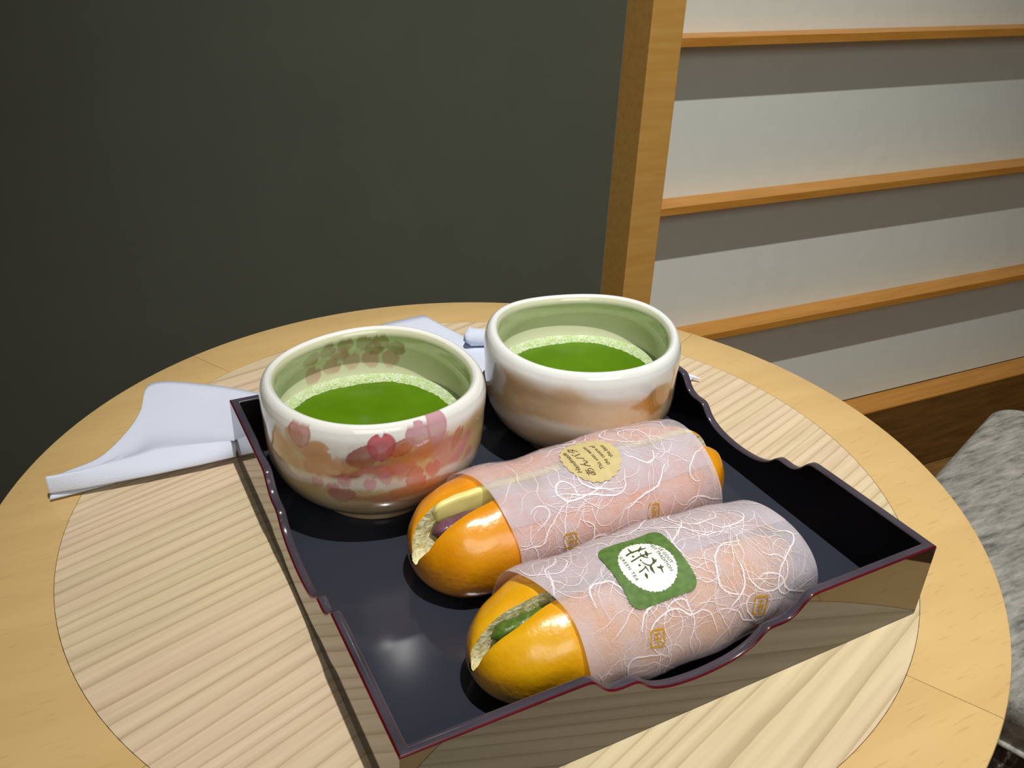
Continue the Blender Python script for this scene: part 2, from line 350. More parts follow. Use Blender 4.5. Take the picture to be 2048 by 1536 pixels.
# ------------------------------------------------------------------ napkins
def napkin_sheet(name, F, G, H, parent, nu=48, nv=26, thick=.12):
    """F(t): front edge, G(t): back edge, H(t,v): height of the sheet (v: 0 front, 1 back)"""
    vs = []
    for i in range(nu):
        t = i/(nu-1); f = F(t); g = G(t)
        for j in range(nv):
            v = j/(nv-1); h, vv = H(t, v)
            vs.append(V(f[0]+(g[0]-f[0])*vv, f[1]+(g[1]-f[1])*vv, h))
    o = pyd(name, vs, grid_faces(nu, nv), M['napkin'], parent)
    md = o.modifiers.new('thick', 'SOLIDIFY'); md.thickness = thick/100; md.offset = 1
    return o
def interp(pts):
    ts = np.linspace(0, 1, len(pts)); P = np.array(pts, float)
    return lambda t: (float(np.interp(t, ts, P[:, 0])), float(np.interp(t, ts, P[:, 1])))
def spline(pts, n=60):
    P = np.array(pts, float); k = len(P); out = []
    for x in np.linspace(0, k-1.0001, n):
        i = int(x); u = x-i; p0, p1, p2, p3 = P[max(i-1, 0)], P[i], P[min(i+1, k-1)], P[min(i+2, k-1)]
        out.append(.5*((2*p1)+(-p0+p2)*u+(2*p0-5*p1+4*p2-p3)*u*u+(-p0+3*p1-3*p2+p3)*u**3))
    return out
nk = thing('folded_napkin', V(-4, 27, 0), 'white cloth napkin with a rolled front fold, left of the tray', 'napkin', None)
F1 = interp([(-9.0, 24.35), (-7.4, 24.1), (-4.4, 23.9), (-1.9, 23.85), (-.06, 23.9)])
G1 = interp(spline([(-8.95, 25.9), (-8.0, 26.2), (-6.4, 26.9), (-4.9, 28.9), (-3.9, 31.0), (-2.9, 34.1), (-.3, 32.9), (2.4, 30.6), (3.8, 28.6), (2.2, 25.4)]))
def roll(hmax, rad):
    def H(t, v):
        if v < .5:                      # rounded fold along the front
            a = PI*(v/.5); x = (1-math.cos(a))*.5; h = .42+math.sin(a/2)*(hmax-.36)*(1-.15*t)
            return h, x*.10-.0*t
        u = (v-.5)/.5; x = .10+u*.90
        h = .18+(hmax*(1-.15*t)-.12)*math.exp(-(u/.20)**1.5)
        h += .05*math.sin(5*t+u*6)*(1-u)
        return h, x
    return H
napkin_sheet('top_layer', F1, G1, roll(1.08, .5), nk, 64, 40)
F2 = interp([(-9.05, 24.1), (-8.0, 24.15), (-6, 24.3)]); G2 = interp([(-8.4, 25.7), (-7.4, 26.0), (-5.2, 27.2)])
napkin_sheet('under_layer', F2, G2, lambda t, v: (.12+.32*math.sin(PI*min(1, v*1.1))*.9, v), nk, 16, 12, .08)
nk2 = thing('folded_napkin', V(19, 28, 0), 'white folded napkin lying behind the tray, mostly hidden by the two bowls', 'napkin', None)
F3 = interp([(5.5, 28.6), (9.0, 24.9), (13, 24.75), (22, 24.75), (24.6, 23.5), (27.6, 20.9)])
G3 = interp([(9.0, 32.5), (12.6, 36.7), (16.2, 37.2), (17.6, 31.6), (22.5, 27.3), (28.4, 21.4)])
napkin_sheet('flat_layer', F3, G3, lambda t, v: (.08+.10*math.sin(PI*v)+.04*math.sin(9*t), v), nk2, 48, 16)
# rolled hem resting on the flat layer: a flattened tapering roll
rp = spline([(17.0, 31.5), (19, 30.6), (22.0, 28.2), (25.5, 24.6), (28.6, 21.0)], 26)
vs = []; sg = 14
for i, p in enumerate(rp):
    t = i/25; q = rp[min(i+1, 25)]-rp[max(i-1, 0)]; q = q/np.linalg.norm(q); nrm = (-q[1], q[0])
    w = .85*(1-t)**.8+.06; h = .55*(1-t)**.8+.05
    for k in range(sg):
        a = 2*PI*k/sg; wob = 1+.05*math.sin(3*a+i*.7)
        vs.append(V(p[0]+nrm[0]*w*math.cos(a)*wob+(.25*math.sin(2*a) if i == 0 else 0)*q[0], p[1]+nrm[1]*w*math.cos(a)*wob, .22+h*(1+math.sin(a))*wob))
pyd('rolled_edge', vs, grid_faces(26, sg, cv=True)+[tuple(range(sg))], M['napkin'], nk2)

# ------------------------------------------------------------------ the lacquer tray
T = 24.0; TH = 3.78; WT = .42
tray = thing('lacquer_tray', V(12, 12, 0), 'square black lacquer tray with scalloped walls and worn red edges, on the round table', 'tray')
half = [(0, 3.78), (3, 3.78), (6.6, 3.78), (7.0, 3.74), (7.25, 3.52), (7.5, 3.2), (7.8, 2.95), (8.2, 2.84), (8.65, 2.86), (8.95, 2.84), (9.2, 2.68), (9.45, 2.4), (9.8, 2.15), (10.4, 1.92), (11.1, 1.80), (12.0, 1.74)]
prof = half+[(24-s, z) for s, z in half[-2::-1]]
for _ in range(3):
    prof = [prof[0]]+[q for a, b_ in zip(prof[:-1], prof[1:]) for q in ((a[0]*.75+b_[0]*.25, a[1]*.75+b_[1]*.25), (a[0]*.25+b_[0]*.75, a[1]*.25+b_[1]*.75))]+[prof[-1]]
prof[0] = (0, 3.78); prof[-1] = (24, 3.78)
WALLS = [((0, 0), (1, 0), (0, 1)), ((24, 0), (0, 1), (-1, 0)), ((24, 24), (-1, 0), (0, -1)), ((0, 24), (0, -1), (1, 0))]
bv = .07
def wall_mesh(org, dr, inn, flip):
    P = np.array(prof); n = len(P)
    tg = np.gradient(P, axis=0); tg /= np.linalg.norm(tg, axis=1)[:, None]; nr = np.stack([-tg[:, 1], tg[:, 0]], 1)
    vs, fs, mi = [], [], []
    lay = [(0, bv, 0), (bv*.35, bv*.35, 0), (bv, 0, 0), (WT-bv, 0, 0), (WT-bv*.35, bv*.35, 0), (WT, bv, 0)]
    def put(s, t, z):
        s = min(max(s, t), 24-t)           # mitred corners
        vs.append(V(org[0]+dr[0]*s+inn[0]*t, org[1]+dr[1]*s+inn[1]*t, z))
    for i in range(n):
        put(P[i, 0], 0, .06)
        for t, off, _ in lay: put(P[i, 0]-nr[i, 0]*off, t, P[i, 1]-nr[i, 1]*off)
        put(P[i, 0], WT, .06)
    k = len(lay)+2
    mats = [0, 1, 1, 2, 2, 2, 3]
    for i in range(n-1):
        for j in range(k-1):
            a = i*k+j; fs.append((a, a+k, a+k+1, a+1)); mi.append(mats[j])
    return vs, fs, mi
for w in WALLS:
    vs, fs, mi = wall_mesh(*w, False)
    o = pyd('scalloped_wall', vs, fs, [M['lac_out'], M['lac_red'], M['lac_rim'], M['lac_in']], tray, True, mi)
    o.data.polygons.foreach_set('material_index', mi); o.data.polygons.foreach_set('use_smooth', [k in (1, 2) for k in mi])
bm = bmesh.new(); boxb(bm, (WT-.05, WT-.05, .1), (T-WT+.05, T-WT+.05, .5)); fromb('tray_floor', bm, M['lac_floor'], tray, False)
box('foot_rail', (.12, .12, 0), (T-.12, T-.12, .1), M['lac_join'], tray)

# ------------------------------------------------------------------ painting helper
def paint(o, fn):
    me = o.data; n = len(me.vertices); co = np.empty(n*3); me.vertices.foreach_get('co', co); co = co.reshape(-1, 3)
    col = np.ones((n, 4)); col[:, :3] = fn(co)
    a = me.color_attributes.new('paint', 'FLOAT_COLOR', 'POINT'); a.data.foreach_set('color', col.ravel())
rng = np.random.RandomState(3)
def vnoise(p, sc, seed=0):      # smooth value noise on N x 3 points
    r = np.random.RandomState(seed); tab = r.rand(64, 64, 64); q = p*sc; i = np.floor(q).astype(int); f = q-i; f = f*f*(3-2*f); out = 0
    for dx in (0, 1):
        for dy in (0, 1):
            for dz in (0, 1):
                w = (f[:, 0] if dx else 1-f[:, 0])*(f[:, 1] if dy else 1-f[:, 1])*(f[:, 2] if dz else 1-f[:, 2])
                out = out+w*tab[(i[:, 0]+dx) % 64, (i[:, 1]+dy) % 64, (i[:, 2]+dz) % 64]
    return out
L = lambda r, g, b_: np.array(s2l(r, g, b_)[:3])
def mixc(c, col, a): a = np.clip(a, 0, 1)[:, None]; return c*(1-a)+np.array(col)*a
def sst(e0, e1, x): t = np.clip((x-e0)/(e1-e0), 0, 1); return t*t*(3-2*t)

# ------------------------------------------------------------------ the bowls
OUT = [(2.5, .28), (2.55, .0), (2.95, .0), (3.0, .34), (3.2, .52), (3.95, 1.02), (4.62, 1.7), (5.02, 2.45), (5.18, 3.15), (5.23, 3.9), (5.26, 4.7), (5.31, 5.35), (5.3, 5.85), (5.2, 6.22)]
LIP = [(5.1, 6.38), (4.98, 6.48), (4.84, 6.5), (4.68, 6.4), (4.58, 6.22)]
INN = [(4.56, 6.05), (4.68, 5.75), (4.9, 5.25), (4.97, 4.75), (4.9, 4.2), (4.76, 3.7), (4.5, 3.0), (4.1, 2.1), (3.4, 1.35), (2.5, .85), (1.0, .75), (.02, .72)]
def bowl(c, seed, wob, paintfn, label, lab_foam):
    t = thing('tea_bowl', V(c[0], c[1], .5), label, 'bowl')
    prof = spline(OUT, 110)+spline(LIP, 14)+spline(INN, 50)
    prof = [np.array((.02, .28))]+prof
    nu = 640; nv = len(prof); vs = []
    rr = np.array([p[0] for p in prof]); zz = np.array([p[1] for p in prof])
    for i in range(nu):
        a = 2*PI*i/nu
        k = 1+wob[0]*math.cos(2*(a-wob[1]))+wob[2]*math.cos(3*(a-wob[3]))+wob[4]*math.cos(4*(a-wob[5]))
        dz = wob[6]*math.cos(2*(a-wob[7]))+wob[8]*math.cos(3*(a-wob[9]))
        for r, z in zip(rr, zz):
            f = sst(.3, 4.5, np.array([z]))[0]
            R = r*(1+(k-1)*f); z2 = z+dz*sst(3.5, 6.5, np.array([z]))[0]
            vs.append(V(c[0]+R*math.cos(a), c[1]+R*math.sin(a), .5+z2))
    o = pyd('bowl_body', vs, grid_faces(nu, nv, cu=True), M['glaze'], t)
    jj = np.tile(np.arange(nv), nu); inner = jj > 110+10
    def fn(co):
        x = co[:, 0]*100-c[0]; y = co[:, 1]*100-c[1]; z = co[:, 2]*100-TZ-.5
        ph = np.degrees(np.arctan2(y, x)); return paintfn(co*100, ph, z, inner)
    paint(o, fn)
    # tea and its foam
    zt = 4.16; ns = 96
    def kr(a): return 1+(wob[0]*math.cos(2*(a-wob[1]))+wob[2]*math.cos(3*(a-wob[3]))+wob[4]*math.cos(4*(a-wob[5])))*.9
    vs = [V(c[0], c[1], zt)]
    for j in range(1, 9):
        for i in range(ns):
            a = 2*PI*i/ns; vs.append(V(c[0]+4.76*kr(a)*j/8*math.cos(a), c[1]+4.76*kr(a)*j/8*math.sin(a), zt))
    fs = [(0, 1+i, 1+(i+1) % ns) for i in range(ns)]
    for j in range(7):
        for i in range(ns): fs.append((1+j*ns+i, 1+(j+1)*ns+i, 1+(j+1)*ns+(i+1) % ns, 1+j*ns+(i+1) % ns))
    tea = pyd('matcha_surface', vs, fs, M['tea'], t)
    r = random.Random(seed); ph0 = [r.uniform(0, 6.28) for _ in range(6)]
    vs = []; ns = 360; nr = 12
    def fwid(a):
        back = .5+.5*math.cos(a-math.radians(75))
        w = .12+.60*back**.8+.28*math.exp(-((a-math.radians(10)+PI) % (2*PI)-PI)**2/.25)
        return w*(1+.10*math.sin(3*a+ph0[0])+.05*math.sin(7*a+ph0[1])+.03*math.sin(17*a+ph0[2])+.025*math.sin(53*a+ph0[3]))
    for i in range(ns):
        a = 2*PI*i/ns; w = fwid(a)
        for j in range(nr):
            u = j/(nr-1); R = (4.80-w*u)*kr(a); h = (.11*math.exp(-u*3)+.045*(1-u**3)) + (.012*r.random() if 0 < j < nr-1 else 0)
            vs.append(V(c[0]+R*math.cos(a), c[1]+R*math.sin(a), zt+.004+h*(1 if j < nr-1 else 0)))
    fo = pyd('foam_ring', vs, grid_faces(ns, nr, cu=True), M['foam'], t)
    # bubbles
    vs, fs = [], []
    ico = bmesh.new(); bmesh.ops.create_icosphere(ico, subdivisions=1, radius=1); iv = [v.co.copy() for v in ico.verts]; jf = [[v.index for v in f.verts] for f in ico.faces]; ico.free()
    for _ in range(620):
        a = math.radians(r.gauss(72, 62)); w = fwid(a); u = r.random()**.8; R = (4.78-w*u*1.02)*kr(a); s = (.018+.05*r.random()**3)
        q = V(c[0]+R*math.cos(a), c[1]+R*math.sin(a), zt+.045*(1-u**3)+.01); b0 = len(vs)
        for v in iv: vs.append(q+v*s/100)
        for f in jf: fs.append([b0+k for k in f])
    bo = pyd('foam_bubbles', vs, fs, M['bubble'], t); bo['kind'] = 'stuff'
    return t
def angd(a, b_): return (a-b_+180) % 360-180
def petal(cc, ph, z, P, z0, ln, wd, tilt, col, al=.9, notch=True, R=5.3, edge=None):
    s = angd(ph, P)*PI/180*R; h = z-z0; t = math.radians(tilt)
    u = s*math.cos(t)+h*math.sin(t); v = -s*math.sin(t)+h*math.cos(t)   # v along the petal, tip at +v
    v1 = v/(ln/2); w = (wd/2)*np.sqrt(np.clip(1-v1**2, 0, 1))*(1+.25*v1)
    d = np.abs(u)/np.maximum(w, 1e-3)
    a = sst(1.06, .9, d)*(np.abs(v1) < 1)
    if notch: a = a*(1-sst(.05, -.03, np.abs(u)-(v1-.72)*wd*.42)*(v1 > .72))
    g = .70+.30*sst(-1, .9, v1)
    cc = mixc(cc, col, a*al*g)
    if edge is not None: cc = mixc(cc, edge, a*sst(.72, .98, np.maximum(d, np.abs(v1)))*.6)
    return cc
def blob(cc, p, ph, z, P, z0, ds, dz, col, al=.8, seed=1, rag=.5, R=5.3):
    s = angd(ph, P)*PI/180*R/ds; h = (z-z0)/dz
    d = np.sqrt(s*s+h*h)+rag*(vnoise(p, 1.6, seed)-.5)+rag*.5*(vnoise(p, 5, seed+9)-.5)
    return mixc(cc, col, sst(1.1, .75, d)*al)
def paint1(p, ph, z, inner):
    c = np.tile(L(247, 248, 242), (len(z), 1)); n1 = vnoise(p, .8, 4); n2 = vnoise(p, 3, 5)
    top = 5.35-.45*np.cos(np.radians(angd(ph, -105)*2.2))+.6*(n1-.5)
    c = mixc(c, L(222, 196, 144), sst(.25, -.25, z-top)*.9)
    c = mixc(c, L(206, 178, 116), sst(0, 1, n1)*sst(.1, -.6, z-top)*.6)
    A = np.array
    c = blob(c, p, ph, z, -161, 4.75, .75, 1.1, L(212, 188, 116), .8, 2)
    for k in range(5): c = petal(c, ph, z, -146+10*math.cos(k*1.257+.5), 4.75+.85*math.sin(k*1.257+.5), 1.25, 1.0, math.degrees(k*1.257+.5)-90, L(216, 160, 104), .65)
    c = petal(c, ph, z, -137, 5.15, 1.5, 1.2, -75, L(212, 150, 92), .8)
    c = petal(c, ph, z, -145, 5.85, 1.25, 1.15, 0, L(206, 146, 140), .9, edge=L(176, 96, 84))
    c = blob(c, p, ph, z, -134, 4.3, 1.1, .6, L(210, 150, 104), .7, 3)
    c = blob(c, p, ph, z, -122, 4.6, .8, .5, L(196, 140, 96), .6, 31)
    c = blob(c, p, ph, z, -104, 4.75, 1.3, .55, L(184, 142, 96), .8, 6)
    c = blob(c, p, ph, z, -90, 4.95, 1.6, .62, L(208, 136, 84), .75, 7, .4)
    c = blob(c, p, ph, z, -78, 5.0, 1.1, .62, L(208, 132, 96), .65, 8, .5)
    c = blob(c, p, ph, z, -70, 4.3, 1.0, .8, L(218, 150, 140), .7, 10, .6)
    c = blob(c, p, ph, z, -110, 4.2, 1.3, .35, L(188, 96, 92), .7, 11, .8)
    c = blob(c, p, ph, z, -98, 4.25, 1.0, .3, L(214, 128, 110), .8, 12, .8)
    c = blob(c, p, ph, z, -124, 4.0, .9, .18, L(166, 74, 44), .8, 13, .8)
    c = petal(c, ph, z, -114.4, 5.02, 1.15, 1.5, 30, L(172, 88, 66), .85, False)
    c = petal(c, ph, z, -96, 5.3, .8, 1.4, 20, L(198, 96, 68), .75, False, edge=L(150, 50, 30))
    c = petal(c, ph, z, -105.6, 5.45, 1.4, 1.25, 0, L(206, 96, 106), .95, True, edge=L(170, 60, 78))
    c = petal(c, ph, z, -87, 5.72, 1.3, 1.15, 25, L(208, 158, 166), .95, edge=L(196, 130, 146))
    c = petal(c, ph, z, -76.7, 5.85, 1.7, 1.0, -5, L(208, 154, 164), .95, edge=L(196, 126, 146))
    c = petal(c, ph, z, -64.7, 4.95, 1.2, .6, -25, L(204, 120, 92), .8)
    for dp, dz_ in ((0, 0), (4, .5), (-5, -.5), (6, -.5)): c = petal(c, ph, z, -62+dp, 4.05+dz_, 1.1, .55, -30, L(218, 146, 150), .8)
    # white streak, low on the body
    lo = 3.35+.25*np.sin(np.radians(ph*2+20))+.35*(n1-.5)
    c = mixc(c, L(240, 234, 224), sst(.48, .2, np.abs(z-lo-.05)+.25*(n2-.5))*.85*(np.abs(angd(ph, -108)) < 62))
    for P, z0 in ((-138, 3.5), (-124, 3.75), (-112, 3.55), (-104, 3.8), (-96, 3.9), (-130, 3.3)):
        c = petal(c, ph, z, P, z0, .7, .6, P*3 % 60-30, L(222, 140, 150), .7)
    c = petal(c, ph, z, -88.6, 3.5, 1.0, 1.3, -70, L(222, 138, 130), .85, edge=L(206, 100, 90))
    c = petal(c, ph, z, -79, 3.75, .9, .8, 0, L(222, 130, 134), .85)
    c = blob(c, p, ph, z, -84, 2.95, 2.0, .3, L(212, 134, 74), .75, 14, .5)
    c = blob(c, p, ph, z, -100, 2.75, 2.4, .3, L(200, 136, 94), .8, 15, .5)
    c = petal(c, ph, z, -126, 2.95, .9, 1.3, 0, L(190, 118, 108), .8, False)
    c = blob(c, p, ph, z, -93, 2.1, 3.0, .3, L(196, 142, 120), .5, 16, .8)
    ci = np.tile(L(226, 227, 192), (len(z), 1))
    for P, z0, tl, cl in ((97, 4.5, 70, L(200, 142, 130)), (84, 4.6, 0, L(204, 150, 138)), (72, 4.6, -20, L(206, 132, 130)), (110, 4.3, 40, L(198, 140, 128)), (60, 4.6, 10, L(206, 146, 132)), (91, 5.2, 80, L(196, 130, 118)),
                         (100, 5.55, 60, L(158, 110, 62)), (111, 5.3, 80, L(170, 120, 70)), (88, 5.65, 0, L(150, 116, 56)), (76, 5.7, 30, L(150, 112, 50)), (65, 5.7, -10, L(156, 118, 48)), (56, 5.35, 90, L(146, 108, 50)), (70, 5.3, 70, L(150, 110, 54))):
        ci = petal(ci, ph, z, P, z0, 1.0, .9, tl, cl, .65, R=4.8)
    c[inner] = ci[inner]
    return c
def paint2(p, ph, z, inner):
    c = np.tile(L(246, 249, 246), (len(z), 1)); n1 = vnoise(p, .7, 21); n2 = vnoise(p, 3, 22)
    top = 5.15+.5*(n1-.5)+.35*np.cos(np.radians(angd(ph, 200)*1.5))
    c = mixc(c, L(216, 186, 140), sst(.45, -.35, z-top)*.85)
    c = mixc(c, L(208, 170, 128), sst(.3, .8, n1)*sst(.1, -.5, z-top)*.5)
    lo = 3.0+.2*np.sin(np.radians(ph*2))+.3*(n1-.5)
    c = mixc(c, L(238, 230, 216), sst(.55, .1, np.abs(z-lo))*.85)
    c = mixc(c, L(198, 160, 112), sst(1.9, 1.2, z)*.7)
    c = blob(c, p, ph, z, -76, 4.5, 1.5, .8, L(196, 142, 66), .9, 23, .5)
    c = blob(c, p, ph, z, -60, 4.3, .35, 1.2, L(196, 108, 60), .85, 24, .7)
    c = blob(c, p, ph, z, -63, 3.3, .5, .9, L(180, 190, 166), .8, 25, .7)
    c = blob(c, p, ph, z, -56, 2.6, 1.3, .5, L(200, 116, 48), .85, 26, .6)
    c = blob(c, p, ph, z, -52, 4.0, .2, 1.3, L(184, 92, 52), .7, 27, .7)
    c = blob(c, p, ph, z, 183, 4.9, .8, 1.1, L(246, 248, 250), .9, 28, .6)
    ci = np.tile(L(226, 228, 196), (len(z), 1)); c[inner] = ci[inner]
    return c
bowl((5.8, 18.3), 11, (.010, math.radians(-5), .012, math.radians(-32), -.014, math.radians(-93), .09, .4, .07, 1.2), paint1,
     'white tea bowl with pink cherry-blossom painting, the left one on the tray', 0)
bowl((17.7, 18.4), 12, (.014, math.radians(20), .014, math.radians(150), .009, math.radians(15), .10, 2.6, .06, .5), paint2,
     'cream-banded tea bowl without flowers in front, the right one on the tray', 0)

# ------------------------------------------------------------------ the buns
class Bun:
    def __init__(s, x0, x1, y0, y1, a, top, p, gap, yn, zn, crust, seed):
        s.x0, s.x1, s.y0, s.y1, s.a, s.top, s.p, s.g, s.yn, s.zn, s.mat, s.seed = x0, x1, y0, y1, a, top, p, gap, yn, zn, crust, seed
    def sec(s, x, grow=0.0, soft=1.0):
        t = (x-(s.x0+s.x1)/2)/((s.x1-s.x0)/2); t = max(-1, min(1, t))
        k = max(0., 1-abs(t)**s.p)**(1/2.1); k = k*soft+(1-soft)
        cy = s.y0+(s.y1-s.y0)*(x-s.x0)/(s.x1-s.x0)
        lump = 1+.025*math.sin(x*.9+s.seed)+.015*math.sin(x*2.1+s.seed*2)
        a = s.a*k*lump+grow; zc = 2.15; bt = (s.top-zc)*k**.9*lump+grow; bb = (zc-.5)*min(1, k*1.25)**.8
        return cy, a, zc, bt, bb
    def pt(s, x, th, grow=0.0, soft=1.0, e=2.25):
        cy, a, zc, bt, bb = s.sec(x, grow, soft); cx, sx = math.cos(th), math.sin(th)
        yy = cy+a*math.copysign(abs(cx)**(2/e), cx); zz = zc+(bt if sx >= 0 else bb)*math.copysign(abs(sx)**(2/(e if sx >= 0 else 3.0)), sx)
        return yy, max(zz, .505)
def build_bun(B, label, fill):
    t = thing('filled_bun', V((B.x0+B.x1)/2, (B.y0+B.y1)/2, .5), label, 'bread')
    NX, NO, NI = 90, 64, 18
    vs, fs, dark = [], [], []; iv = []; ringsO = []
    for i in range(NX):
        u = i/(NX-1); x = (B.x0+B.x1)/2-(B.x1-B.x0)/2*math.cos(PI*u)*.9995
        cy, a, zc, bt, bb = B.sec(x); g = min(B.g(x), a*.5); yn = B.yn(x)
        yn = max(cy-a*.6, min(cy+a*.6, yn))
        f = lambda y: max(-1, min(1, (y-cy)/a))
        ex = 2.25
        thL = math.acos(math.copysign(abs(f(yn-g))**(ex/2), f(yn-g))); thR = math.acos(math.copysign(abs(f(yn+g))**(ex/2), f(yn+g)))
        th = np.linspace(thL, 2*PI+thR, NO)       # from the front lip down, round the bottom, up to the back lip
        for k, q in enumerate(th):
            yy, zz = B.pt(x, q)
            r = min(k, NO-1-k)
            if r < 3: zz -= (.12, .035, .006)[r]*min(1, a)   # rounded lip
            w = .03*math.sin(7*q+x*2.3+B.seed)*math.sin(x*1.7)*min(1, a/2)
            vs.append(V(x, yy+w*math.cos(q), max(zz+w*max(0, math.sin(q)), .505)))
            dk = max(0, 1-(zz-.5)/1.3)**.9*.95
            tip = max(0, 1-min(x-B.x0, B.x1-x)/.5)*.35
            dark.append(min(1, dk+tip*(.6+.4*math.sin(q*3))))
        pl, pr = vs[-NO], vs[-1]
        zbot = V(0, 0, zc-bb*.2+(B.zn-zc+bb*.2)*min(1, a/2)).z
        for k in range(NI):
            s_ = k/(NI-1); y = pr.y+(pl.y-pr.y)*s_; zt = pr.z+(pl.z-pr.z)*s_
            dep = math.sin(PI*s_)**.45; iv.append(Vector((pr.x, y+(.0), zt+(zbot-zt)*dep if zt > zbot else zt)))
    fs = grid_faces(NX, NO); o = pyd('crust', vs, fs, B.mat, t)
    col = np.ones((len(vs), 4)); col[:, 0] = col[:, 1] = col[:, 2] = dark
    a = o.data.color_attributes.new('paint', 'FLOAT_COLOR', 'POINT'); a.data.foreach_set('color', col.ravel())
    pyd('crumb', iv, grid_faces(NX, NI), M['crumb'], t)
    fill(t, B); return t
def lumpy(name, x0, x1, yf, zf, w, h, mat, parent, seed, n=60, sg=16, e=3, amp=.04):
    r = random.Random(seed); ph = [r.uniform(0, 6.28) for _ in range(4)]; vs = []
    for i in range(n):
        u = i/(n-1); x = x0+(x1-x0)*u; k = (1-abs(2*u-1)**14)**.5
        for j in range(sg):
            a = 2*PI*j/sg; ca, sa = math.cos(a), math.sin(a)
            q = 1+amp*(math.sin(3*a+x*2.2+ph[0])+math.sin(5*a-x*3.9+ph[1])+math.sin(x*7+ph[2]))
            vs.append(V(x, yf(x)+w*k*q*math.copysign(abs(ca)**(2/e), ca), zf(x)+h*k*q*math.copysign(abs(sa)**(2/e), sa)))
    return pyd(name, vs, grid_faces(n, sg, cv=True)+[tuple(range(sg))[::-1], tuple(range((n-1)*sg, n*sg))], mat, parent)

class Sleeve:
    """closed paper tube round a bun; point(x, s) with s = arc length (cm) from the top centre, + towards the front (-y)"""
    def __init__(s, B, x0, x1, grow, soft, wav):
        s.B, s.x0, s.x1, s.grow, s.soft, s.wav = B, x0, x1, grow, soft, wav
    def at(s, x, th, off=0.0):
        y, z = s.B.pt(x, th, s.grow, s.soft, 2.15); y2, z2 = s.B.pt(x, th+.004, s.grow, s.soft, 2.15)
        ty, tz = y2-y, z2-z; l = math.hypot(ty, tz) or 1; n = (tz/l, -ty/l)
        r = .035*math.sin(3*th+x*.8+s.B.seed)*math.sin(.7*x)
        return Vector((x, y+n[0]*(off+r), max(z+n[1]*(off+r), .50+max(off, .0))))
    def tab(s, xm):
        ths = np.linspace(-.9, PI+.9, 800); P = np.array([s.at(xm, q) for q in ths]); d = np.r_[0, np.cumsum(np.linalg.norm(np.diff(P, axis=0), axis=1))]
        d0 = np.interp(PI/2, ths, d); s.ths, s.d = ths, d-d0
    def pt(s, x, arc, off): th = float(np.interp(arc, s.d, s.ths)); p = s.at(x, th, off); return V(p.x, p.y, p.z)
